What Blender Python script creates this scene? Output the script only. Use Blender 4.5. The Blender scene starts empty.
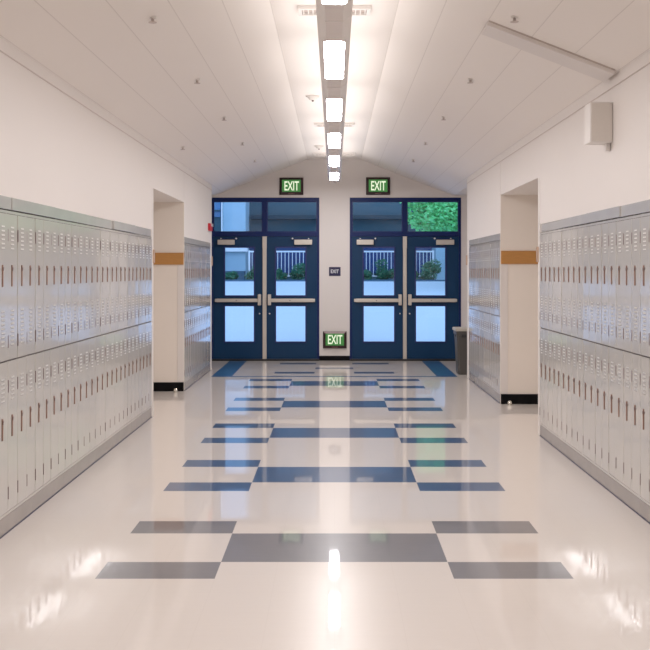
import bpy, bmesh, math, random
from mathutils import Vector, Matrix
random.seed(7)
scene = bpy.context.scene
COL = scene.collection
F = 1040.0           # focal length in pixels of the 650 px frame
CH = 1.568           # eye height
PI = math.pi

# ------------------------------------------------------------------ materials
def new_mat(name):
    m = bpy.data.materials.new(name); m.use_nodes = True
    nt = m.node_tree; b = nt.nodes['Principled BSDF']
    return m, nt, b
def noise_col(nt, c1, c2, scale, detail=3, coord='Object', stretch=None):
    tc = nt.nodes.new('ShaderNodeTexCoord')
    mp = nt.nodes.new('ShaderNodeMapping')
    if stretch: mp.inputs['Scale'].default_value = stretch
    n = nt.nodes.new('ShaderNodeTexNoise'); n.inputs['Scale'].default_value = scale; n.inputs['Detail'].default_value = detail
    r = nt.nodes.new('ShaderNodeMix'); r.data_type = 'RGBA'
    r.inputs['A'].default_value = (*c1, 1); r.inputs['B'].default_value = (*c2, 1)
    nt.links.new(tc.outputs[coord], mp.inputs['Vector']); nt.links.new(mp.outputs['Vector'], n.inputs['Vector'])
    nt.links.new(n.outputs['Fac'], r.inputs['Factor'])
    return r.outputs['Result'], n.outputs['Fac']
def simple(name, c, rough=.5, metal=0, vary=.06, scale=6, bump=0, coat=0, spec=.5, stretch=None):
    m, nt, b = new_mat(name)
    c2 = tuple(max(0, v*(1-vary)) for v in c)
    col, fac = noise_col(nt, c, c2, scale, stretch=stretch)
    nt.links.new(col, b.inputs['Base Color'])
    b.inputs['Roughness'].default_value = rough; b.inputs['Metallic'].default_value = metal
    b.inputs['Specular IOR Level'].default_value = spec
    if coat:
        b.inputs['Coat Weight'].default_value = coat; b.inputs['Coat Roughness'].default_value = .08
    if bump:
        bp = nt.nodes.new('ShaderNodeBump'); bp.inputs['Strength'].default_value = bump; bp.inputs['Distance'].default_value = .01
        nt.links.new(fac, bp.inputs['Height']); nt.links.new(bp.outputs['Normal'], b.inputs['Normal'])
    return m
def emis(name, c, s):
    m = bpy.data.materials.new(name); m.use_nodes = True; nt = m.node_tree; nt.nodes.clear()
    e = nt.nodes.new('ShaderNodeEmission'); e.inputs['Color'].default_value = (*c, 1); e.inputs['Strength'].default_value = s
    o = nt.nodes.new('ShaderNodeOutputMaterial'); nt.links.new(e.outputs[0], o.inputs['Surface'])
    return m

M = {}
M['wall'] = simple('wall_paint', (.79, .735, .70), .55, vary=.02, scale=2.5)
M['soffit'] = simple('alcove_paint', (.86, .78, .70), .6, vary=.02, scale=2.5)
M['steel_trim'] = simple('galvanised_trim', (.74, .72, .70), .18, metal=.35, vary=.22, scale=4, bump=.05)
M['kick'] = simple('kick_metal', (.47, .43, .40), .25, metal=.4, vary=.2, scale=5, bump=.08)
M['door_blue'] = simple('door_navy_paint', (.003, .040, .115), .38, vary=.35, scale=60, bump=.15, spec=.25)
M['frame_blue'] = simple('frame_navy_paint', (.003, .016, .105), .4, vary=.2, scale=20, spec=.25)
M['gasket'] = simple('window_gasket', (.004, .008, .11), .4)
M['alu'] = simple('satin_aluminium', (.68, .62, .55), .35, metal=.45, vary=.1, scale=30)
M['screw'] = simple('bright_screw', (.85, .85, .88), .3, metal=.3)
M['black'] = simple('black_rubber', (.004, .004, .005), .6, vary=.3, spec=.1)
M['threshold'] = simple('bronze_threshold', (.03, .028, .03), .4, metal=.5)
M['oak'] = simple('oak_rail', (.56, .255, .065), .42, vary=.25, scale=9, stretch=(1, 1, 8))
M['oak_pale'] = simple('oak_rail_end', (.62, .42, .30), .42, vary=.15, scale=9)
M['sign_frame'] = simple('exit_sign_frame', (.030, .008, .010), .35)
M['sign_bevel'] = simple('exit_sign_bevel', (.16, .075, .07), .35)
M['sign_green'] = emis('exit_green_film', (.050, .165, .045), 1.0)
M['sign_white'] = emis('exit_letters', (.78, .86, .62), 1.0)
M['plate'] = simple('navy_plate', (.012, .010, .06), .4)
M['plate_white'] = simple('plate_letters', (.8, .8, .85), .5)
M['red'] = simple('alarm_red', (.62, .012, .03), .35)
M['white_plastic'] = simple('white_plastic', (.80, .75, .71), .45)
M['grille'] = simple('diffuser_slot', (.58, .49, .45), .5)
M['box_face'] = simple('speaker_cloth', (.76, .70, .64), .7, vary=.06, scale=60)
M['fixture'] = simple('fixture_enamel', (.88, .83, .79), .45, vary=.02)
M['fixture_mid'] = simple('fixture_channel', (.78, .70, .65), .5, vary=.04)
M['lens'] = emis('lit_diffuser', (1.0, .965, .975), 44)
M['chrome'] = simple('chrome', (.8, .78, .72), .15, metal=1)
M['bin'] = simple('grey_bin_plastic', (.08, .073, .066), .45, vary=.15)
M['bin_rim'] = simple('bin_rim_plastic', (.52, .47, .40), .45)
M['bin_dark'] = simple('bin_grip_hole', (.03, .028, .025), .5)
M['slot'] = simple('handle_recess', (.27, .14, .095), .5, vary=.2)
M['hinge'] = simple('hinge_brown_grey', (.22, .16, .155), .5)  # dark brown-grey of hinges, levers and small fittings
M['gap'] = simple('door_gap', (.24, .21, .20), .7)
M['reveal'] = simple('door_reveal', (.10, .08, .08), .7)
M['fence'] = simple('white_fence_paint', (.92, .95, 1.0), .4)
M['concrete'] = simple('pale_concrete', (.66, .73, .84), .8, vary=.06, scale=1.2, stretch=(.15, 2.5, 1))
M['kerb'] = simple('planter_kerb', (.06, .13, .20), .8)
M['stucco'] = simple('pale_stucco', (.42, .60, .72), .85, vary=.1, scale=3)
M['stucco_dark'] = simple('dark_teal_stucco', (.055, .13, .165), .85, vary=.3, scale=.8)  # dark teal wall colour of the building outside
M['band'] = simple('roof_band', (.02, .055, .075), .8, vary=.3)
M['winglass'] = simple('dark_window_glass', (.02, .06, .22), .15, vary=.4, scale=2)
M['winglass_pale'] = simple('pale_window_glass', (.10, .30, .60), .15, vary=.3, scale=2)
M['trunk'] = simple('bark', (.10, .075, .055), .9, vary=.4, scale=12)
M['soil'] = simple('planting_bed', (.05, .10, .10), .95, vary=.4)
M['outer'] = simple('outer_shell', (.5, .5, .5), .9)

def leaf_mat(name, a, b_):
    m, nt, b = new_mat(name)
    col, _ = noise_col(nt, a, b_, 7, 4)
    nt.links.new(col, b.inputs['Base Color']); b.inputs['Roughness'].default_value = .6
    return m
M['leaf_bright'] = leaf_mat('bright_leaves', (.01, .40, .06), (.34, 1.0, .38))
M['leaf_bush'] = leaf_mat('bush_leaves', (.005, .08, .055), (.04, .24, .10))
M['leaf_pale'] = leaf_mat('pale_bush_leaves', (.03, .16, .09), (.22, .38, .20))

# locker paint: glossy pale grey-green enamel, gently wavy sheet metal
m, nt, b = new_mat('locker_enamel')
col, fac = noise_col(nt, (.66, .625, .575), (.62, .59, .55), 3)
nt.links.new(col, b.inputs['Base Color'])
b.inputs['Roughness'].default_value = .2; b.inputs['Metallic'].default_value = .10
b.inputs['Coat Weight'].default_value = .65; b.inputs['Coat Roughness'].default_value = .08
tc = nt.nodes.new('ShaderNodeTexCoord'); n2 = nt.nodes.new('ShaderNodeTexNoise'); n2.inputs['Scale'].default_value = 5; n2.inputs['Detail'].default_value = 1
nt.links.new(tc.outputs['Object'], n2.inputs['Vector'])
bp = nt.nodes.new('ShaderNodeBump'); bp.inputs['Strength'].default_value = .05; bp.inputs['Distance'].default_value = .01
nt.links.new(n2.outputs['Fac'], bp.inputs['Height']); nt.links.new(bp.outputs['Normal'], b.inputs['Normal']); nt.links.new(bp.outputs['Normal'], b.inputs['Coat Normal'])
M['locker'] = m
m, nt, b = new_mat('locker_louvre')
col, fac = noise_col(nt, (.62, .60, .57), (.60, .58, .55), 3); nt.links.new(col, b.inputs['Base Color'])
b.inputs['Roughness'].default_value = .3; M['louvre'] = m

# ceiling boards with seams running down the hall
m, nt, b = new_mat('ceiling_board')
tc = nt.nodes.new('ShaderNodeTexCoord'); sx = nt.nodes.new('ShaderNodeSeparateXYZ'); nt.links.new(tc.outputs['Object'], sx.inputs[0])
def mth(nt, op, a, bb=None):
    n = nt.nodes.new('ShaderNodeMath'); n.operation = op
    for i, v in enumerate((a, bb)):
        if v is None: continue
        if isinstance(v, (int, float)): n.inputs[i].default_value = v
        else: nt.links.new(v, n.inputs[i])
    return n.outputs[0]
ax = mth(nt, 'ABSOLUTE', sx.outputs['X'])
fr = mth(nt, 'FRACT', mth(nt, 'DIVIDE', mth(nt, 'SUBTRACT', ax, .4625), .2965))
line = mth(nt, 'MULTIPLY', mth(nt, 'LESS_THAN', fr, .022), mth(nt, 'GREATER_THAN', ax, .44))
line = mth(nt, 'MULTIPLY', line, .24)
mx = nt.nodes.new('ShaderNodeMix'); mx.data_type = 'RGBA'
c0, _ = noise_col(nt, (.91, .85, .80), (.90, .84, .79), 1.5)
nt.links.new(c0, mx.inputs['A']); mx.inputs['B'].default_value = (.30, .24, .21, 1); nt.links.new(line, mx.inputs['Factor'])
nt.links.new(mx.outputs['Result'], b.inputs['Base Color']); b.inputs['Roughness'].default_value = .6
M['ceiling'] = m

# polished floor tiles
def floor_mat(name, c, c2, tile=True):
    m, nt, b = new_mat(name)
    col, fac = noise_col(nt, c, c2, 22, 5, stretch=(.25, 2.2, 1))
    tc = nt.nodes.new('ShaderNodeTexCoord'); sx = nt.nodes.new('ShaderNodeSeparateXYZ'); nt.links.new(tc.outputs['Object'], sx.inputs[0])
    fx = mth(nt, 'FRACT', mth(nt, 'DIVIDE', mth(nt, 'ADD', sx.outputs['X'], 30.5), .305))
    fy = mth(nt, 'FRACT', mth(nt, 'DIVIDE', mth(nt, 'ADD', sx.outputs['Y'], 30.0), .305))
    g = mth(nt, 'MAXIMUM', mth(nt, 'LESS_THAN', fx, .010), mth(nt, 'LESS_THAN', fy, .010))
    g = mth(nt, 'MULTIPLY', g, .10)
    mx = nt.nodes.new('ShaderNodeMix'); mx.data_type = 'RGBA'
    nt.links.new(col, mx.inputs['A']); mx.inputs['B'].default_value = (c[0]*.6, c[1]*.55, c[2]*.5, 1); nt.links.new(g, mx.inputs['Factor'])
    nt.links.new(mx.outputs['Result'], b.inputs['Base Color'])
    b.inputs['Roughness'].default_value = .28
    b.inputs['Specular IOR Level'].default_value = .15
    b.inputs['Coat Weight'].default_value = .8; b.inputs['Coat Roughness'].default_value = .03
    b.inputs['Coat IOR'].default_value = 1.45
    n3 = nt.nodes.new('ShaderNodeTexNoise'); n3.inputs['Scale'].default_value = 2.2; n3.inputs['Detail'].default_value = 1
    nt.links.new(tc.outputs['Object'], n3.inputs['Vector'])
    bp = nt.nodes.new('ShaderNodeBump'); bp.inputs['Strength'].default_value = .015; bp.inputs['Distance'].default_value = .01
    nt.links.new(n3.outputs['Fac'], bp.inputs['Height']); nt.links.new(bp.outputs['Normal'], b.inputs['Coat Normal'])
    return m
M['floor'] = floor_mat('floor_cream', (.745, .675, .62), (.715, .645, .59))
M['tile_sheen'] = floor_mat('floor_blue_ceiling_sheen', (.185, .180, .195), (.155, .152, .170))  # near copy of the blue tile, greyed to paint in the ceiling's reflection
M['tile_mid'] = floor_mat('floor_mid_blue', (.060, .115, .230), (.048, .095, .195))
M['tile_strip'] = floor_mat('floor_bright_blue', (.03, .12, .30), (.05, .17, .36))

# glazing: thin tinted pane
m = bpy.data.materials.new('tinted_pane'); m.use_nodes = True; nt = m.node_tree; nt.nodes.clear()
t = nt.nodes.new('ShaderNodeBsdfTransparent'); t.inputs['Color'].default_value = (.78, .87, .97, 1)
g = nt.nodes.new('ShaderNodeBsdfGlossy'); g.inputs['Roughness'].default_value = .02
fz = nt.nodes.new('ShaderNodeFresnel'); fz.inputs['IOR'].default_value = 1.45
mxs = nt.nodes.new('ShaderNodeMixShader'); o = nt.nodes.new('ShaderNodeOutputMaterial')
nt.links.new(fz.outputs[0], mxs.inputs[0]); nt.links.new(t.outputs[0], mxs.inputs[1]); nt.links.new(g.outputs[0], mxs.inputs[2]); nt.links.new(mxs.outputs[0], o.inputs['Surface'])
M['pane'] = m

# ------------------------------------------------------------------ mesh helpers
class MB:
    def __init__(s): s.bm = bmesh.new(); s.mats = []
    def mi(s, mat):
        if mat is None: return 0
        if mat not in s.mats: s.mats.append(mat)
        return s.mats.index(mat)
    def box(s, x0, x1, y0, y1, z0, z1, mat=None, bev=0):
        vs = [s.bm.verts.new((x, y, z)) for z in (z0, z1) for y in (y0, y1) for x in (x0, x1)]
        idx = [(0, 2, 3, 1), (4, 5, 7, 6), (0, 1, 5, 4), (2, 6, 7, 3), (0, 4, 6, 2), (1, 3, 7, 5)]
        fs = [s.bm.faces.new([vs[i] for i in f]) for f in idx]
        k = s.mi(mat)
        for f in fs: f.material_index = k
        if bev:
            es = list({e for f in fs for e in f.edges})
            r = bmesh.ops.bevel(s.bm, geom=es, offset=bev, segments=2, affect='EDGES', profile=.6)
            for f in r['faces']: f.material_index = k
        return s
    def cyl(s, c, r, h, axis='Z', seg=20, r2=None, mat=None):
        rot = {'Z': Matrix(), 'X': Matrix.Rotation(PI/2, 4, 'Y'), 'Y': Matrix.Rotation(-PI/2, 4, 'X')}[axis]
        k = s.mi(mat)
        r_ = bmesh.ops.create_cone(s.bm, cap_ends=True, segments=seg, radius1=r, radius2=r if r2 is None else r2, depth=h,
                                   matrix=Matrix.Translation(c) @ rot)
        for f in {f for v in r_['verts'] for f in v.link_faces}: f.material_index = k
        return s
    def sph(s, c, r, sc=(1, 1, 1), mat=None, seg=16):
        k = s.mi(mat)
        r_ = bmesh.ops.create_uvsphere(s.bm, u_segments=seg, v_segments=seg//2, radius=r,
                                       matrix=Matrix.Translation(c) @ Matrix.Diagonal((*sc, 1)))
        for f in {f for v in r_['verts'] for f in v.link_faces}: f.material_index = k; f.smooth = True
        return s
    def prism(s, pts, y0, y1, mat=None):           # pts: (x,z) polygon, extruded along y
        k = s.mi(mat)
        a = [s.bm.verts.new((x, y0, z)) for x, z in pts]; b = [s.bm.verts.new((x, y1, z)) for x, z in pts]
        n = len(pts); fs = [s.bm.faces.new(a[::-1]), s.bm.faces.new(b)]
        for i in range(n): fs.append(s.bm.faces.new([a[i], a[(i+1) % n], b[(i+1) % n], b[i]]))
        for f in fs: f.material_index = k
        return s
    def quad(s, p, mat=None):
        f = s.bm.faces.new([s.bm.verts.new(q) for q in p]); f.material_index = s.mi(mat); return f
    def build(s, name, parent=None, mat=None, loc=(0, 0, 0), smooth=False):
        me = bpy.data.meshes.new(name)
        bmesh.ops.recalc_face_normals(s.bm, faces=s.bm.faces[:])
        s.bm.to_mesh(me); s.bm.free()
        for mm in s.mats or ([mat] if mat else []): me.materials.append(mm)
        if smooth:
            for p in me.polygons: p.use_smooth = True
        o = bpy.data.objects.new(name, me); COL.objects.link(o); o.location = loc
        if parent: o.parent = parent
        return o
def empty(name, loc=(0, 0, 0), rz=0):
    o = bpy.data.objects.new(name, None); COL.objects.link(o); o.location = loc; o.rotation_euler = (0, 0, rz)
    o.empty_display_size = .1
    return o
def tag(o, label, cat, group=None, kind=None):
    o['label'] = label; o['category'] = cat
    if group: o['group'] = group
    if kind: o['kind'] = kind
    return o
def struct(o, label=None):
    o['kind'] = 'structure'
    if label: o['label'] = label
    return o
def kids(o): return [c for c in bpy.data.objects if c.parent == o]
def snapshot(o):                                      # tree as nested lists, gathered once
    return (o, [snapshot(c) for c in kids(o)])
def copy_tree(t, parent=None):
    c = t[0].copy(); COL.objects.link(c); c.parent = parent
    for ch in t[1]: copy_tree(ch, c)
    return c

# ------------------------------------------------------------------ room shell
W = 1.96
YB = -3.0            # back of the modelled hall
YE = 18.20           # end wall face
HZ = 2.465           # alcove header height
TOPZ = 2.013         # top of locker fascia
def ceil_z(x): return 3.521 - .39*max(0, abs(x)-.466)

L_NEAR = (3.40, 11.15, 11.25); L_FAR = (13.56, 16.42, 16.60)
R_NEAR = (3.40, 9.90, 9.99);   R_FAR = (12.26, 15.10, 15.33)

def side_wall(name, sg, near, far):
    mb = MB()
    def bx(xa, xb, y0, y1, z0, z1, mat=M['wall']):
        x0, x1 = sorted((sg*xa, sg*xb)); mb.box(x0, x1, y0, y1, z0, z1, mat)
    bx(W, 3.1, YB, near[2], TOPZ, 2.93)                         # above lockers
    bx(W, 3.1, YB, near[0], 0, TOPZ)                            # before the lockers
    bx(2.32, 3.1, near[0], near[2], 0, TOPZ)                    # behind lockers
    bx(W, 2.32, near[1], near[2], 0, TOPZ)                      # pier
    bx(W, 3.1, near[2], far[0], HZ, 2.93)                       # header
    bx(3.0, 3.1, near[2], far[0], 0, HZ, M['soffit'])           # alcove back
    bx(W, 3.1, far[0], far[0]+.015, 0, HZ, M['soffit'])         # alcove far side
    bx(W, 3.1, far[0]+.015, far[2], TOPZ, 2.93)
    bx(2.32, 3.1, far[0]+.015, far[2], 0, TOPZ)
    bx(W, 2.32, far[1], far[2], 0, TOPZ)
    bx(3.0, 3.1, far[2], YE, 0, 2.93)                           # vestibule side
    o = mb.build(name); struct(o, 'cream painted hall wall above and between the locker rows')
    return o
side_wall('wall_left', -1, L_NEAR, L_FAR)
side_wall('wall_right', 1, R_NEAR, R_FAR)

# soffit underside tint is the wall colour; end wall with two door openings
DX = [(-2.158, -.262), (.270, 2.217)]
DZ = 2.852
mb = MB()
xs = [-3.1, DX[0][0], DX[0][1], DX[1][0], DX[1][1], 3.1]
for i in (0, 2, 4): mb.box(xs[i], xs[i+1], YE, YE+.2, 0, DZ, M['wall'])
mb.box(-3.1, 3.1, YE, YE+.2, DZ, 3.75, M['wall'])
struct(mb.build('wall_end'), 'cream end wall around the two navy double doors')
struct(MB().box(-3.1, 3.1, YB-.1, YB, 0, 3.75, M['wall']).build('wall_back'))

# ceiling
prof = [(-3.1, 2.89), (-2.085, 2.89), (-.466, 3.521), (.466, 3.521), (2.085, 2.89), (3.1, 2.89)]
mb = MB()
mb.prism(prof + [(3.1, 3.75), (-3.1, 3.75)], YB, YE, M['ceiling'])
struct(mb.build('ceiling'), 'vaulted cream board ceiling with long seams')

# floor : one mesh cut into tiles fields
rects = []
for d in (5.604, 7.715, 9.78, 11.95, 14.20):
    tm = 1 if d < 6 else 3  # nearest block takes the copy with painted-in reflection, the rest the bluer one
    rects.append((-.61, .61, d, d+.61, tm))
    for sg in (-1, 1):
        x0, x1 = sorted((sg*.61, sg*1.22))
        rects.append((x0, x1, d-.305, d, tm)); rects.append((x0, x1, d+.61, d+.915, tm))
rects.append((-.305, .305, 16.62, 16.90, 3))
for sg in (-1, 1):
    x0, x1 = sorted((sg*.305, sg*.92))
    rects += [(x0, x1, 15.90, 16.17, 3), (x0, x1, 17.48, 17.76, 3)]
    x0, x1 = sorted((sg*1.525, sg*1.83)); rects.append((x0, x1, 15.50, 18.16, 2))
rects.append((-1.83, 1.83, 15.40, 15.52, 2))
xs = sorted({-3.1, 3.1} | {r[0] for r in rects} | {r[1] for r in rects})
ys = sorted({YB, YE+.2} | {r[2] for r in rects} | {r[3] for r in rects})
mb = MB(); [mb.mi(M[k]) for k in ('floor', 'tile_sheen', 'tile_strip', 'tile_mid')]
V = [[mb.bm.verts.new((x, y, 0)) for x in xs] for y in ys]
for j in range(len(ys)-1):
    for i in range(len(xs)-1):
        f = mb.bm.faces.new([V[j][i], V[j][i+1], V[j+1][i+1], V[j+1][i]])
        cx, cy = (xs[i]+xs[i+1])/2, (ys[j]+ys[j+1])/2
        for r in rects:
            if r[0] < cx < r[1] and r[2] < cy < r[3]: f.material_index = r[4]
mb.box(-3.1, 3.1, YB, YE+.2, -.2, -.004, M['floor'])
struct(mb.build('floor'), 'polished cream tile floor with slate blue tile blocks')

# ceiling edge trims, baseboards, corner rails, corner guards
tn = [0]
def trim(mb, label, mat=None):
    tn[0] += 1
    return struct(mb.build('trim_%d' % tn[0], mat=mat), label)
for sg, far in ((-1, L_FAR), (1, R_FAR)):
    x0, x1 = sorted((sg*W, sg*(W-.004)))
    mb = MB().box(x0, x1, YB, far[2], 2.862, 2.945, M['wall'])
    xa, xb = sorted((sg*W, sg*(W-.005)))
    mb.box(xa, xb, YB, far[2], 2.856, 2.862, M['grille'])
    trim(mb, 'narrow cream edge moulding where wall meets ceiling')
def rail(sg, y, x0, x1, z0=1.650, z1=1.806):
    a, b_ = sorted((sg*x0, sg*x1))
    mb = MB().box(a, b_, y-.02, y, z0, z1, M['oak'], .004)
    return mb
for sg, near, far in ((-1, L_NEAR, L_FAR), (1, R_NEAR, R_FAR)):
    trim(rail(sg, far[0], W+.002, 2.99), 'orange oak rail across the alcove side wall')
    # rail ends that turn the corners
    for (y0, y1) in ((near[2]-.015, near[2]+.022), (far[2]-.015, far[2]+.022)):
        a, b_ = sorted((sg*(W-.018), sg*(W+.4)))
        mb = MB().box(a, b_, y1-.020, y1, 1.655, 1.80, M['oak_pale'], .003)
        a, b_ = sorted((sg*(W-.018), sg*W))
        mb.box(a, b_, y0-.02, y1, 1.655, 1.80, M['oak_pale'], .003)
        trim(mb, 'pale oak rail end wrapping a wall corner')
    a, b_ = sorted((sg*(W+.002), sg*(W+.085)))
    mb = MB().box(a, b_, far[0]-.006, far[0], .12, 1.65, M['wall'], .002)
    trim(mb, 'cream corner guard strip beside the alcove')
a = MB().box(-2.99, -W-.002, L_FAR[0]-.012, L_FAR[0], 0, .118, M['black'], .003).build('baseboard_left'); struct(a)
a = MB().box(W+.002, 2.99, R_FAR[0]-.012, R_FAR[0], 0, .118, M['black'], .003).build('baseboard_right'); struct(a)
mb = MB().box(DX[0][1], DX[1][0], YE-.012, YE, 0, .085, M['black'], .003)
mb.box(DX[1][1], 2.99, YE-.012, YE, 0, .085, M['black'], .003); struct(mb.build('baseboard_end'))
# white corner beads at hall corners
for sg, yy in ((-1, L_NEAR[2]), (-1, L_FAR[2]), (1, R_NEAR[2]), (1, R_FAR[2])):
    a, b_ = sorted((sg*(W-.003), sg*W))
    trim(MB().box(a, b_, yy-.07, yy, .0, 2.85 if yy > 14 else HZ, M['white_plastic']), 'pale corner bead on the wall end')

# ------------------------------------------------------------------ lockers
PITCH = .19
def louvres(mb, z0, n, yc, w=.060):
    for i in range(n):
        z = z0 + i*.0255
        mb.prism([(0.0, z), (.0017, z), (.0003, z+.010)], yc-w/2, yc+w/2, M['louvre'])
        mb.box(-.001, .0003, yc-w/2, yc+w/2, z-.0035, z, M['gap'])
def make_locker():
    root = empty('locker')
    mb = MB()     # carcass: sides, back, shelf, front frame; front plane x=-.010
    mb.box(-.33, -.010, 0, .006, .108, 1.936, M['locker']); mb.box(-.33, -.010, PITCH-.006, PITCH, .108, 1.936, M['locker'])
    mb.box(-.33, -.322, .006, PITCH-.006, .108, 1.936, M['locker'])
    for z, xf in ((.108, -.002), (1.022, -.009), (1.914, -.002)): mb.box(-.322, xf, .0, PITCH, z, z+.016, M['locker'] if xf > -.005 else M['reveal'])
    mb.box(-.014, -.010, .006, PITCH-.006, .124, 1.914, M['reveal'])
    mb.build('cabinet_frame', root)
    for zb, dh in ((.127, .898), (1.034, .876)):
        mb = MB(); mb.box(-.010, 0, .0024, PITCH-.0024, zb, zb+dh, M['locker'], .0022)
        louvres(mb, zb+.665, 6, .092)
        if zb > 1: louvres(mb, zb+.085, 9, .092)
        d = mb.build('door', root)
        # recessed pull with a lift lever
        mb = MB(); mb.box(.0002, .0045, .068, .088, zb+.440, zb+.570, M['slot'], .001)
        mb.box(.0045, .008, .073, .083, zb+.535, zb+.556, M['hinge'], .001)
        mb.box(.0002, .0035, .088, .104, zb+.542, zb+.556, M['hinge'])
        mb.build('handle', d)
        for zo in (.072, .712):
            mb = MB(); mb.box(-.002, .0026, .000, .0090, zb+zo, zb+zo+.075, M['hinge']); mb.build('hinge', d)
    return root
locker0 = make_locker()
bpy.context.view_layer.update()
LT = snapshot(locker0)
first = [True]
XF = W - .004       # plane of locker fronts
def locker_row(sg, y0, y1, label_mid, label_first, label_last, group):
    n = int(round((y1-y0)/PITCH)); p = (y1-y0)/n
    for i in range(n):
        if first[0]: o = locker0; first[0] = False
        else: o = copy_tree(LT)
        tilt = random.uniform(-.0035, .0035)
        if sg < 0: o.location = (-XF, y0+i*p, 0); o.rotation_euler = (0, 0, 0)
        else: o.location = (XF, y0+(i+1)*p, 0); o.rotation_euler = (0, 0, PI)
        o.scale = (1, p/PITCH, 1)
        tag(o, label_mid, 'locker', group)
        if i == n-1: o['label'] = label_last
        if i == 0 and label_first: o['label'] = label_first
        # sheet metal doors never sit perfectly flush
        for c in o.children:
            if c.name.startswith('door'):
                c.rotation_euler = (0, random.uniform(-.0012, .0012), random.uniform(-.007, .007))
locker_row(-1, L_NEAR[0], L_NEAR[1], 'pale grey two-tier metal locker within the long near row on the left wall', None,
           'pale grey two-tier locker ending the near left row beside the alcove opening', 'lockers in the near left row')
locker_row(1, R_NEAR[0], R_NEAR[1], 'pale grey two-tier metal locker within the long near row on the right wall', None,
           'pale grey two-tier locker ending the near right row beside the alcove opening', 'lockers in the near right row')
locker_row(-1, L_FAR[0]+.018, L_FAR[1], 'pale grey two-tier metal locker within the short far row near the left doors',
           'pale grey two-tier locker beginning the far left row, touching the oak-railed alcove wall',
           'pale grey two-tier locker ending the far left row below the red alarm', 'lockers in the far left row')
locker_row(1, R_FAR[0]+.018, R_FAR[1], 'pale grey two-tier metal locker within the short far row near the right doors',
           'pale grey two-tier locker beginning the far right row, touching the oak-railed alcove wall',
           'pale grey two-tier locker ending the far right row in front of the grey bin', 'lockers in the far right row')

def trims_for(sg, y0, y1, where):
    # fascia: lengths of folded steel butted end to end
    tn[0] += 1
    root = empty('trim_%d' % tn[0], (sg*W, y0, 1.936))
    n = max(1, round((y1-y0)/.93)); p = (y1-y0)/n
    for i in range(n):
        mb = MB(); a, b_ = sorted((0, -sg*.004)); a2, b2 = sorted((sg*.05, -sg*.004))
        mb.box(a2, b2, i*p+.0015, (i+1)*p-.0015, .002, .077, M['steel_trim'], .0015)
        o = mb.build('fascia_panel', root); o.rotation_euler = (0, 0, random.uniform(-.002, .002))
    struct(root, 'bright steel fascia strip capping the %s lockers' % where)
    tn[0] += 1
    root = empty('trim_%d' % tn[0], (sg*W, y0, 0))
    n = max(1, round((y1-y0)/1.15)); p = (y1-y0)/n
    for i in range(n):
        mb = MB(); a2, b2 = sorted((sg*.06, -sg*.002))
        mb.box(a2, b2, i*p+.001, (i+1)*p-.001, .006, .106, M['kick'], .0012)
        mb.build('kick_plate', root)
    a2, b2 = sorted((sg*.05, -sg*.006))
    MB().box(a2, b2, 0, y1-y0, 0, .0055, M['plate']).build('sealant_line', root)
    struct(root, 'dull grey metal kick base under the %s lockers' % where)
trims_for(-1, L_NEAR[0], L_NEAR[1], 'near left')
trims_for(1, R_NEAR[0], R_NEAR[1], 'near right')
trims_for(-1, L_FAR[0]+.018, L_FAR[1], 'far left')
trims_for(1, R_FAR[0]+.018, R_FAR[1], 'far right')

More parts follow.
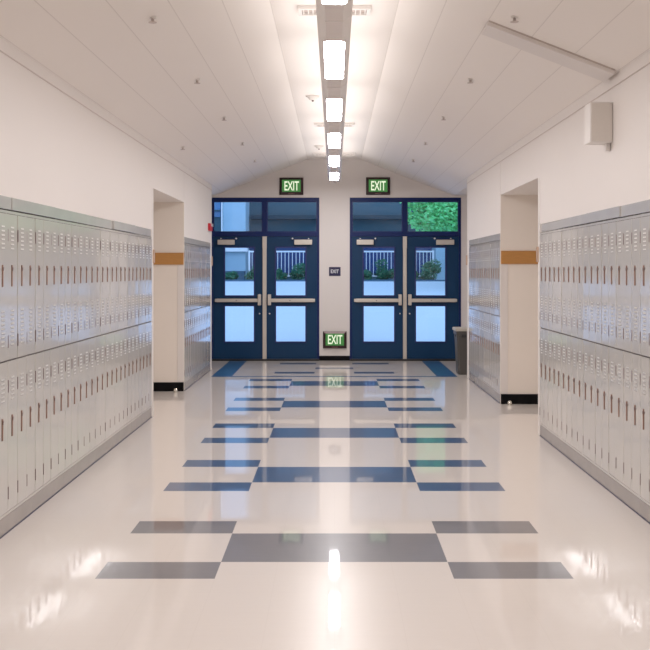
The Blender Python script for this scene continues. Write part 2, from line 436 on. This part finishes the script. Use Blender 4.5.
# ------------------------------------------------------------------ double doors
def P(px, d=YE): return (px-334.3)/F*d
def Q(py, d=YE): return CH + (271-py)/F*d
def double_door(name, x0, x1, m0, m1, label):
    root = empty(name, ((x0+x1)/2, YE, 0)); cx = (x0+x1)/2
    struct(root, label); root['category'] = 'door'
    def L(x): return x-cx
    T0, T1 = Q(236.5), Q(232.0)             # transom bar
    mb = MB()
    jw = .040
    mb.box(L(x0), L(x0)+jw, -.01, .10, 0, DZ, M['frame_blue'], .003)
    mb.box(L(x1)-jw, L(x1), -.01, .10, 0, DZ, M['frame_blue'], .003)
    mb.box(L(x0)+jw, L(x1)-jw, -.01, .10, DZ-.065, DZ, M['frame_blue'], .003)
    mb.box(L(x0)+jw, L(x1)-jw, -.01, .10, T0, T1, M['frame_blue'], .003)
    mm = (m0+m1)/2
    mb.box(L(x0)+jw, L(x0)+jw+.016, .050, .075, .03, T0, M['frame_blue']); mb.box(L(x1)-jw-.016, L(x1)-jw, .050, .075, .03, T0, M['frame_blue'])
    mb.box(L(x0)+jw+.016, L(x1)-jw-.016, .050, .075, T0-.02, T0, M['frame_blue'])
    mb.box(L(mm)-.040, L(mm)+.040, -.006, .10, T1, DZ-.065, M['frame_blue'], .003)
    mb.build('door_frame', root)
    for a, b_ in ((x0+jw, mm-.04), (mm+.04, x1-jw)):
        o = MB().box(L(a), L(b_), .05, .056, T1, DZ-.065, M['pane']).build('transom_pane', root)
        mb = MB()                            # dark glazing bead
        for q in ((L(a), L(a)+.014, T1, DZ-.065), (L(b_)-.014, L(b_), T1, DZ-.065), (L(a)+.014, L(b_)-.014, T1, T1+.014), (L(a)+.014, L(b_)-.014, DZ-.079, DZ-.065)):
            mb.box(q[0], q[1], .02, .05, q[2], q[3], M['gasket'])
        mb.build('glazing_bead', root)
    mb = MB(); mb.box(L(m0), L(m1), -.03, .03, .03, T0, M['alu'], .004)
    mb.box(L(m0)-.003, L(m1)+.003, -.036, .03, T0-.21, T0, M['alu'], .004)
    mb.build('center_mullion', root)
    MB().box(L(x0)+.002, L(x1)-.002, -.07, .10, .0, .031, M['threshold'], .005).build('threshold', root)
    for s, a, b_ in ((-1, x0+jw+.001, m0-.001), (1, m1+.001, x1-jw-.001)):
        zb, zt = .030, T0-.002
        w = b_-a
        lf = empty('door_leaf', (0, 0, 0)); 
        # glass openings measured from hinge side
        ga = a+.205 if s < 0 else a+.165
        gb = b_-.155 if s < 0 else b_-(.205 if x0 < 0 else .235)
        gz = [(Q(341.5), Q(306.3)), (Q(295.3), Q(247.8))]
        bpy.data.objects.remove(lf)
        mb = MB()
        mb.box(L(a), L(ga), .0, .045, zb, zt, M['door_blue']); mb.box(L(gb), L(b_), .0, .045, zb, zt, M['door_blue'])
        mb.box(L(ga), L(gb), .0, .045, zb, gz[0][0], M['door_blue']); mb.box(L(ga), L(gb), .0, .045, gz[0][1], gz[1][0], M['door_blue'])
        mb.box(L(ga), L(gb), .0, .045, gz[1][1], zt, M['door_blue'])
        lf = mb.build('door_leaf', root)
        for z0, z1 in gz:
            MB().box(L(ga), L(gb), .020, .026, z0, z1, M['pane']).build('glass_pane', lf)
            mb = MB(); t = .022
            mb.box(L(ga)-t, L(ga), -.010, .0, z0-t, z1+t, M['gasket']); mb.box(L(gb), L(gb)+t, -.010, .0, z0-t, z1+t, M['gasket'])
            mb.box(L(ga), L(gb), -.010, .0, z0-t, z0, M['gasket']); mb.box(L(ga), L(gb), -.010, .0, z1, z1+t, M['gasket'])
            mb.build('window_molding', lf)
        # panic bar
        zc = Q(300.3); lx = b_-.052 if s < 0 else a+.052
        fx = a+.06 if s < 0 else b_-.06
        mb = MB()
        mb.box(min(L(lx), L(fx)), max(L(lx), L(fx)), -.085, -.035, zc-.030, zc+.030, M['alu'], .008)
        mb.box(L(fx)-.025, L(fx)+.025, -.070, 0, zc-.026, zc+.026, M['alu'], .006)
        mb.box(L(lx)-.028, L(lx)+.028, -.105, 0, zc-.085, zc+.105, M['alu'], .010)
        mb.box(L((lx+fx)/2)-.035, L((lx+fx)/2)-.015, -.087, -.084, zc-.008, zc+.006, M['hinge'])
        mb.build('push_bar', lf)
        mb = MB(); kx = L(lx) + (.0 if s < 0 else 0)
        mb.cyl((kx, -.006, Q(313.6)), .011, .014, 'Y', mat=M['screw']); mb.build('lock_cylinder', lf)
        # overhead closer
        c0, c1 = (a+.08, a+.375) if s < 0 else (b_-.395, b_-.085)
        mb = MB(); mb.box(L(c0), L(c1), -.065, 0, Q(244.8), Q(239.8), M['alu'], .008)
        mb.build('closer_box', lf)
        mb = MB()
        ar = [c0+.06, c1+.03] if s < 0 else [c0-.03, c1-.06]
        mb.box(L(ar[0]), L(ar[1]), -.05, -.035, Q(239.4), Q(238.6), M['frame_blue'])
        for q in ar: mb.cyl((L(q), -.05, Q(238.6)), .014 if q in (ar[1] if s < 0 else ar[0],) else .009, .05, 'Y', mat=M['screw'])
        mb.build('closer_arm', lf)
    return root
double_door('door_1', DX[0][0], DX[0][1], P(262.7), P(266.6), 'left pair of navy doors under a transom, fence and pillar seen through the glass')
double_door('door_2', DX[1][0], DX[1][1], P(403.0), P(406.6), 'right pair of navy doors under a transom that shows a green tree')

# ------------------------------------------------------------------ signs
def text_mesh(s, name, w, h, mat, parent, loc, bold=.0):
    cu = bpy.data.curves.new('txt', 'FONT'); cu.body = s; cu.size = 1; cu.extrude = .004; cu.offset = bold
    cu.align_x = 'CENTER'
    t = bpy.data.objects.new('txt', cu); COL.objects.link(t)
    bpy.context.view_layer.update()
    me = bpy.data.meshes.new_from_object(t.evaluated_get(bpy.context.evaluated_depsgraph_get()))
    bpy.data.objects.remove(t)
    xs = [v.co.x for v in me.vertices]; ys = [v.co.y for v in me.vertices]
    cx, cy = (min(xs)+max(xs))/2, (min(ys)+max(ys))/2; sx, sy = w/(max(xs)-min(xs)), h/(max(ys)-min(ys))
    for v in me.vertices:
        x, y, z = v.co; v.co = ((x-cx)*sx, -z*.5, (y-cy)*sy)
    me.materials.clear(); me.materials.append(mat)
    o = bpy.data.objects.new(name, me); COL.objects.link(o); o.parent = parent; o.location = loc
    return o
def exit_sign(px0, px1, py0, py1, label):
    x0, x1, z0, z1 = P(px0), P(px1), Q(py1), Q(py0); w, h = x1-x0, z1-z0
    root = empty('exit_sign', ((x0+x1)/2, YE, z0))
    iw, ih = w*.72, h*.62; zc = h*.52
    mb = MB()                                     # bevelled hood: outer flange sloping to the raised rim
    o = [(-w/2, 0), (w/2, 0), (w/2, h), (-w/2, h)]
    i_ = [(-iw/2-.012, zc-ih/2-.012), (iw/2+.012, zc-ih/2-.012), (iw/2+.012, zc+ih/2+.012), (-iw/2-.012, zc+ih/2+.012)]
    for k in range(4):
        a, b_, c, d = o[k], o[(k+1) % 4], i_[(k+1) % 4], i_[k]
        mb.quad([(a[0], -.03, a[1]), (b_[0], -.03, b_[1]), (c[0], -.055, c[1]), (d[0], -.055, d[1])], M['sign_bevel'] if k == 2 and py0 > 300 else M['sign_frame'])
        mb.quad([(a[0], 0, a[1]), (b_[0], 0, b_[1]), (b_[0], -.03, b_[1]), (a[0], -.03, a[1])], M['sign_frame'])
        e, f = (c[0]*.97, c[1]), (d[0]*.97, d[1])
        mb.quad([(d[0], -.055, d[1]), (c[0], -.055, c[1]), (c[0], -.035, c[1]), (d[0], -.035, d[1])], M['sign_frame'])
    mb.build('housing', root)
    MB().box(-iw/2-.012, iw/2+.012, -.036, -.004, zc-ih/2-.012, zc+ih/2+.012, M['sign_green']).build('sign_face', root)
    text_mesh('EXIT', 'lettering', iw*.84, ih*.86, M['sign_white'], root, (iw*.02, -.038, zc), .012)
    MB().box(-w*.13, w*.13, -.06, -.045, h*.055, h*.10, M['sign_bevel']).build('maker_plate', root)
    return tag(root, label, 'sign')
exit_sign(279.5, 303.4, 177.8, 195.0, 'green EXIT sign in dark frame above the left double doors')
exit_sign(366.0, 390.0, 177.5, 195.0, 'green EXIT sign in dark frame above the right double doors')
exit_sign(323.0, 346.6, 331.2, 348.2, 'green EXIT sign low on the wall between the doors, just above the floor')
root = empty('room_plate', (P(334.8), YE, Q(276.0)))
w, h = P(340.6)-P(329.0), Q(267.0)-Q(276.0)
MB().box(-w/2, w/2, -.008, .004, 0, h, M['plate'], .002).build('plate', root)
text_mesh('EXIT', 'lettering', w*.68, h*.40, M['plate_white'], root, (0, -.009, h*.52), .015)
tag(root, 'small navy wall plate with white EXIT lettering between the doors', 'sign')

# ------------------------------------------------------------------ fire alarm, wall box, ceiling cover
root = empty('fire_alarm', (-W, 16.28, Q(231, 16.3)))
MB().box(-.004, .038, -.15, .15, 0, .115, M['red'], .006).build('red_housing', root)
mb = MB().box(.038, .052, -.03, .12, .07, .112, M['screw'], .004); mb.build('strobe_lens', root)
tag(root, 'small red fire alarm on the left wall end beside the navy door frame', 'fire alarm')

root = empty('wall_speaker', (W, 7.40, 2.473))
mb = MB(); mb.box(-.16, 0, -.085, .085, 0, .284, M['white_plastic'], .008)
mb.box(-.150, -.006, -.089, -.084, .010, .274, M['box_face'], .002); mb.build('cabinet', root)
mb = MB(); mb.box(-.034, -.004, -.03, .03, -.05, .0, M['white_plastic'], .004); mb.build('mounting_bracket', root)
tag(root, 'beige box speaker mounted high on the right wall above the lockers', 'speaker')

sl = math.atan(.39)
root = empty('ceiling_panel', (1.06, 7.36, ceil_z(1.06)))
mb = MB(); mb.box(0, .94, -.22, .06, -.035, .0, M['wall'], .006)
o = mb.build('cover', root); o.rotation_euler = (0, sl, 0)
mb = MB(); mb.box(.004, .93, -.224, -.218, -.010, .004, M['grille']); o = mb.build('shadow_gap', root); o.rotation_euler = (0, sl, 0)
tag(root, 'long flat cream cover fixed across the right ceiling slope above the speaker', 'ceiling panel')

# ------------------------------------------------------------------ ceiling fittings
def sprinkler(x, y, label, group='sprinkler heads on the ceiling slopes'):
    root = empty('sprinkler_head', (x, y, ceil_z(x)))
    mb = MB(); mb.cyl((0, 0, -.002), .022, .012, mat=M['white_plastic']); mb.build('escutcheon', root)
    mb = MB(); mb.cyl((0, 0, -.016), .006, .032, mat=M['grille']); mb.box(-.010, -.007, -.003, .003, -.032, -.01, M['grille']); mb.box(.007, .010, -.003, .003, -.032, -.01, M['grille']); mb.build('pipe', root)
    mb = MB(); mb.cyl((0, 0, -.034), .027, .004, seg=16, mat=M['grille']); mb.build('deflector', root)
    return tag(root, label, 'sprinkler', group)
ordn = ['nearest', 'second nearest', 'third nearest', 'fourth nearest', 'farthest']
for i, y in enumerate((6.84, 9.06, 11.28, 13.5, 15.6)):
    sprinkler(-1.195, y, '%s of the five sprinkler heads in line on the left ceiling slope' % ordn[i])
    sprinkler(1.185, y, '%s of the five sprinkler heads in line on the right ceiling slope' % ordn[i])
sprinkler(-1.763, 12.1, 'lone sprinkler head low on the left ceiling slope near the wall')
for i, (x, y) in enumerate(((-.24, 11.6), (-.238, 16.2))):
    root = empty('smoke_detector', (x, y, 3.521))
    MB().cyl((0, 0, -.008), .075, .018, mat=M['white_plastic'], seg=28).build('base', root)
    mb = MB(); mb.cyl((0, 0, -.032), .035, .032, r2=.062, mat=M['white_plastic'], seg=28); mb.build('sensor_housing', root)
    MB().sph((0, 0, -.052), .014, mat=M['hinge']).build('sensor_tip', root)
    tag(root, ['nearer smoke detector on the flat ceiling left of the second light', 'farther smoke detector on the flat ceiling left of the fourth light'][i], 'smoke detector', 'smoke detectors')
for i, (y, w, l) in enumerate(((7.75, .54, .22), (13.8, .53, .22), (17.3, .70, .30))):
    root = empty('air_diffuser', (0, y, 3.521))
    mb = MB(); 
    for q in ((-w/2, w/2, -l/2, -l/2+.03), (-w/2, w/2, l/2-.03, l/2), (-w/2, -w/2+.03, -l/2+.03, l/2-.03), (w/2-.03, w/2, -l/2+.03, l/2-.03)):
        mb.box(q[0], q[1], q[2], q[3], -.028, 0, M['white_plastic'], .003)
    mb.build('frame', root)
    mb = MB(); mb.box(-w/2+.03, w/2-.03, -l/2+.03, l/2-.03, -.006, 0, M['grille'])
    n = 14
    for k in range(n):
        x = -w/2+.04+k*(w-.08)/(n-1); mb.box(x-.004, x+.004, -l/2+.03, l/2-.03, -.022, -.006, M['white_plastic'])
    mb.build('vanes', root)
    tag(root, ['nearest', 'middle', 'farthest'][i] + ' of three ceiling air diffusers crossing above the row of lights', 'air vent', 'air diffusers')

# pendant linear lights
ZL = CH + 1.50
def make_light():
    root = empty('pendant_light', (0, 0, ZL))
    L0, L1 = 0, 2.26
    mb = MB(); mb.prism([(-.055, .002), (.055, .002), (.106, .040), (.106, .100), (-.106, .100), (-.106, .040)], L0+.002, L1-.002, M['fixture'])
    mb.box(-.052, .052, L0+.002, L1-.002, -.001, .002, M['fixture_mid'])
    mb.build('housing', root)
    # rounded luminous lens
    bm = MB(); bw, l0, l1, r = .069, .50, 1.83, .035
    pts = []
    for cx, cy, a0 in ((bw-r, l0+r, -90), (bw-r, l1-r, 0), (-bw+r, l1-r, 90), (-bw+r, l0+r, 180)):
        for k in range(7):
            a = math.radians(a0+k*15); pts.append((cx+r*math.cos(a), cy+r*math.sin(a)))
    t = [bm.bm.verts.new((x*1.02, y, .002)) for x, y in pts]; b_ = [bm.bm.verts.new((x, y, -.008)) for x, y in pts]
    bm.mi(M['lens']); bm.mi(M['fixture']); bm.bm.faces.new(t).material_index = 1; bm.bm.faces.new(b_[::-1])
    for k in range(len(pts)): bm.bm.faces.new([t[k], t[(k+1) % len(pts)], b_[(k+1) % len(pts)], b_[k]]).material_index = 1
    bm.build('diffuser_lens', root)
    MB().box(-.058, .058, L1-.012, L1+.0, -.004, -.001, M['fixture']).build('joint_cover', root)
    for y in (.5, 1.76):
        MB().cyl((0, y, .275), .006, .352, mat=M['white_plastic'], seg=10).build('suspension_rod', root)
    return root
light0 = make_light(); bpy.context.view_layer.update(); LTT = snapshot(light0)
names = ['pendant light section at the very top edge of the photo, nearest of the row', 'largest fully seen lit panel in the central row of pendant lights',
         'second fully seen lit panel in the central row of pendant lights', 'third fully seen lit panel in the central row of pendant lights',
         'fourth fully seen lit panel in the central row of pendant lights', 'smallest and farthest lit panel in the central row of pendant lights']
for i in range(-1, 6):
    y0 = 3.99 + 2.26*i
    o = light0 if i == -1 else copy_tree(LTT)
    o.location = (0, y0, ZL)
    tag(o, names[i] if i >= 0 else 'white linear pendant light section of the row, overhead and behind the viewer', 'ceiling light', 'linear pendant lights down the hall centre')
    la = bpy.data.lights.new('uplight_fill', 'AREA'); la.shape = 'RECTANGLE'; la.size = .7; la.size_y = 2.1; la.energy = 5.5; la.color = (1, .955, .93)  # added unseen lamp, wider than the fixture, to spread light evenly over the ceiling
    lo = bpy.data.objects.new('uplight_fill', la); COL.objects.link(lo); lo.parent = o; lo.location = (0, 1.16, .115); lo.rotation_euler = (PI, 0, 0)

# ------------------------------------------------------------------ bin and door stops
root = empty('trash_bin', (2.015, 15.86, 0))
mb = MB()
def ring(w, d, z): return [(-w, -d, z), (w, -d, z), (w, d, z), (-w, d, z)]
rs = [ring(.135, .15, 0), ring(.142, .16, .04), ring(.160, .185, .50), ring(.168, .195, .60)]
vv = [[mb.bm.verts.new(p) for p in r] for r in rs]; mb.mi(M['bin'])
mb.bm.faces.new(vv[0][::-1])
for a, b_ in zip(vv, vv[1:]):
    for k in range(4): mb.bm.faces.new([a[k], a[(k+1) % 4], b_[(k+1) % 4], b_[k]])
bmesh.ops.bevel(mb.bm, geom=[e for e in mb.bm.edges if abs(e.verts[0].co.z-e.verts[1].co.z) > .02], offset=.02, segments=3, affect='EDGES')
mb.build('body', root)
mb = MB(); mb.box(-.176, .176, -.203, .203, .60, .66, M['bin'], .012); mb.build('collar', root)
MB().box(-.190, .190, -.218, .218, .66, .705, M['bin_rim'], .012).build('rim', root)
mb = MB(); mb.box(-.10, .10, -.207, -.195, .565, .615, M['bin_dark'], .01); mb.box(-.178, -.168, -.09, .09, .57, .61, M['bin_dark'], .004); mb.build('grip', root)
tag(root, 'slim grey plastic trash bin with pale rim beside the right doors', 'trash bin')
for sg, y, lab in ((-1, 13.40, 'left'), (1, 12.13, 'right')):
    px = {-1: 175.6, 1: 509.8}[sg]
    root = empty('door_stop', ((px-334.3)/F*y, y, 0))
    MB().cyl((0, 0, .006), .026, .012, mat=M['chrome']).build('base', root)
    MB().sph((0, 0, .032), .026, (1, 1, .95), M['chrome']).build('dome', root)
    tag(root, 'small silver domed door stop on the floor of the %s alcove' % lab, 'door stop')

# ------------------------------------------------------------------ outdoors
# paving rising gently from the doors to a planting bed
mb = MB(); y0, y1, z1 = YE+.2, 30.0, 1.30
N = 12
prev = None
for k in range(N+1):
    y = y0+(y1-y0)*k/N; z = z1*(k/N)
    cur = [mb.bm.verts.new((x, y, z-.02)) for x in (-14, 14)]
    if prev: f = mb.bm.faces.new([prev[0], prev[1], cur[1], cur[0]])
    prev = cur
mb.mi(M['concrete'])
struct(mb.build('trim_%d' % (tn[0]+1)), 'pale concrete paving rising outside the doors').name = 'ground'
struct(MB().box(-14, 14, 30.0, 38, .9, 1.28, M['soil']).build('planting_bed'), 'dark planting bed beyond the paving')
o = MB().box(-14, 14, 29.9, 30.05, 1.15, 1.315, M['kerb'], .01).build('kerb'); struct(o, 'low kerb edging the planting bed')

def at(px, py, d): return ((px-334.3)/F*d, d, CH+(271-py)/F*d)
# building
root = empty('school_building', (0, 34, 1.28))
def bb(name, x0, x1, y0, y1, z0, z1, mat, parent=root):
    return MB().box(x0, x1, y0-34, y1-34, z0-1.28, z1-1.28, mat, .0).build(name, parent)
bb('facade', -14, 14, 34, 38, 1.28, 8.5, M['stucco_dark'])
def px(x, d): return (x-334.3)/F*d
def pz(y, d): return CH+(271-y)/F*d
bb('roof_band', -2.7, 14, 33.6, 34, pz(219, 33.6), pz(215, 33.6), M['band'])
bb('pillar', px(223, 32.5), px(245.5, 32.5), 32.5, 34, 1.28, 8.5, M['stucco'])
bb('pillar_cap', px(224, 32.3), px(247.5, 32.3), 32.35, 32.5, pz(251.5, 32.3), pz(248, 32.3), M['fence'])
bb('pillar', px(436, 32.5), px(452, 32.5), 32.5, 34, 1.28, pz(236, 32.5), M['stucco'])
bb('drain_pipe', px(221.2, 32.3), px(222.3, 32.3), 32.3, 32.4, 1.28, 8.5, M['fence'])
wn = bb('window', px(205, 33.9), px(220.5, 33.9), 33.9, 34, pz(217, 33.9), pz(196, 33.9), M['winglass_pale'])
bb('pane_bar', px(205, 33.8), px(220.5, 33.8), 33.8, 33.9, pz(211.5, 33.9), pz(210, 33.9), M['stucco_dark'], wn)
bb('window', px(249, 33.9), px(322, 33.9), 33.9, 34, 1.5, pz(247, 33.9), M['winglass'])
bb('window', px(345, 33.9), px(433, 33.9), 33.9, 34, 1.5, pz(247, 33.9), M['winglass'])
bb('lower_wall', px(223, 33.8), px(249, 33.8), 32.0, 32.5, 1.28, pz(271, 32.0), M['kerb'])
tag(root, 'dark teal building with pale pillar seen outside through the door glass', 'building')
# railing fences: two runs
def fence(xa, xb, label):
    d = 31.0; x0, x1 = px(xa, d), px(xb, d); zt, zb = pz(250.8, d), 1.32
    root = empty('picket_fence', (x0, d, 1.28))
    w = x1-x0; h = zt-1.28
    MB().box(0, w, -.025, .025, h-.045, h, M['fence'], .004).build('top_rail', root)
    MB().box(0, w, -.02, .02, .12, .16, M['fence'], .004).build('bottom_rail', root)
    for q in (0, w-.05): MB().box(q, q+.05, -.03, .03, 0, h+.01, M['fence'], .004).build('post', root)
    n = int(w/.104)
    pk = MB().box(-.009, .009, -.009, .009, .14, h-.03, M['fence']).build('picket', root)
    for k in range(1, n):
        o = pk if k == 1 else pk.copy()
        if k > 1: COL.objects.link(o)
        o.parent = root; o.location = (k*w/n, 0, 0)
    return tag(root, label, 'fence')
fence(248.5, 318, 'white picket railing outside seen through the left pair of doors')
fence(352, 434, 'white picket railing outside seen through the right pair of doors')

def leaves(name, parent, c, r, n, size, mat, loc=(0, 0, 0), squash=.8, lumps=7):
    mb = MB(); mb.mi(mat)
    cs = [(Vector((random.uniform(-.6, .6)*r[0], random.uniform(-.6, .6)*r[1], random.uniform(-.5, .6)*r[2])), random.uniform(.35, .6)) for _ in range(lumps)]
    for _ in range(n):
        q, s = random.choice(cs)
        v = Vector((random.gauss(0, 1), random.gauss(0, 1), random.gauss(0, 1))).normalized() * random.uniform(.55, 1)
        p = Vector(c) + q + Vector((v.x*r[0]*s, v.y*r[1]*s, v.z*r[2]*s))
        a = Vector((random.uniform(-1, 1), random.uniform(-1, 1), random.uniform(-.6, .6))).normalized()
        b_ = a.cross(Vector((random.uniform(-1, 1), random.uniform(-1, 1), random.uniform(-1, 1)))).normalized()
        s2 = size*random.uniform(.6, 1.3)
        mb.bm.faces.new([mb.bm.verts.new(p+k) for k in (-a*s2, b_*s2*.5, a*s2, -b_*s2*.5)])
    me = bpy.data.meshes.new(name); mb.bm.to_mesh(me); mb.bm.free(); me.materials.append(mat)
    o = bpy.data.objects.new(name, me); COL.objects.link(o); o.parent = parent; o.location = loc
    return o
def bush(pxx, d, w, h, mat, label, n=1300):
    root = empty('bush', (px(pxx, d), d, 1.28))
    leaves('foliage', root, (0, 0, h*.5), (w/2, .35, h*.62), n, .035, mat)
    mb = MB()
    for k in range(5):
        a = k*1.256; mb.cyl((math.cos(a)*w*.08, math.sin(a)*.06, h*.25), .010, h*.5, seg=6, mat=M['trunk'])
    mb.build('stem', root)
    return tag(root, label, 'bush', 'bushes in the bed outside')
bush(253.5, 30.45, .62, .46, M['leaf_bush'], 'green bush outside, seen through the leftmost door leaf')
bush(232, 30.4, .45, .26, M['leaf_bush'], 'low dark bush outside at the foot of the pale pillar')
bush(280, 30.45, .42, .34, M['leaf_bush'], 'smaller dark bush at the left side of the second door leaf glass')
bush(299, 30.5, .68, .50, M['leaf_bush'], 'fuller dark bush at the right side of the second door leaf glass')
bush(385, 30.5, .80, .58, M['leaf_bush'], 'round dark green bush before the railing, through the third door leaf', 1700)
bush(366, 30.4, .30, .30, M['leaf_bush'], 'small low dark bush left of the round one, through the third door leaf')
bush(433, 30.45, .74, .56, M['leaf_pale'], 'pale yellowish green bush outside, seen through the rightmost door leaf', 1700)
bush(414, 30.4, .24, .26, M['leaf_bush'], 'little dark bush left of the pale bush, through the rightmost door leaf')
# tree
d = 28.6
root = empty('leafy_tree', (px(473, d), d, 1.15))
mb = MB(); mb.cyl((0, 0, .55), .07, 1.2, r2=.05, seg=10, mat=M['trunk'])
for k in range(7):
    a = k*.9; e = Vector((math.cos(a)*.5, math.sin(a)*.4, 1.9)); s = Vector((0, 0, 1.0))
    mid = (e+s)/2; rot = (e-s).to_track_quat('Z', 'Y').to_matrix().to_4x4()
    bmesh.ops.create_cone(mb.bm, cap_ends=True, segments=6, radius1=.03, radius2=.012, depth=(e-s).length, matrix=Matrix.Translation(mid) @ rot)
mb.build('trunk', root)
root2 = leaves('foliage', root, (-.25, 0, 1.86), (1.75, .8, 1.10), 15000, .066, M['leaf_bright'], lumps=26)
tag(root, 'bright green leafy tree seen through the transom above the right doors', 'tree')

# ------------------------------------------------------------------ light from outside
w = bpy.data.worlds.new('World'); scene.world = w; w.use_nodes = True
nt = w.node_tree; bg = nt.nodes['Background']
bg.inputs['Color'].default_value = (.56, .75, 1.0, 1); bg.inputs['Strength'].default_value = 1.6

# ------------------------------------------------------------------ camera
cam = bpy.data.cameras.new('camera'); co = bpy.data.objects.new('camera', cam); COL.objects.link(co)
cam.sensor_width = 36; cam.lens = 36*F/650
co.location = (0, 0, CH); co.rotation_euler = (PI/2, 0, 0)
cam.shift_x = -(334.3-325)/650; cam.shift_y = -(325-271)/650
cam.clip_start = .05; cam.clip_end = 200
scene.camera = co
scene.view_settings.view_transform = 'Standard'
scene.view_settings.look = 'None'
scene.view_settings.exposure = .2
scene.view_settings.gamma = 1.08
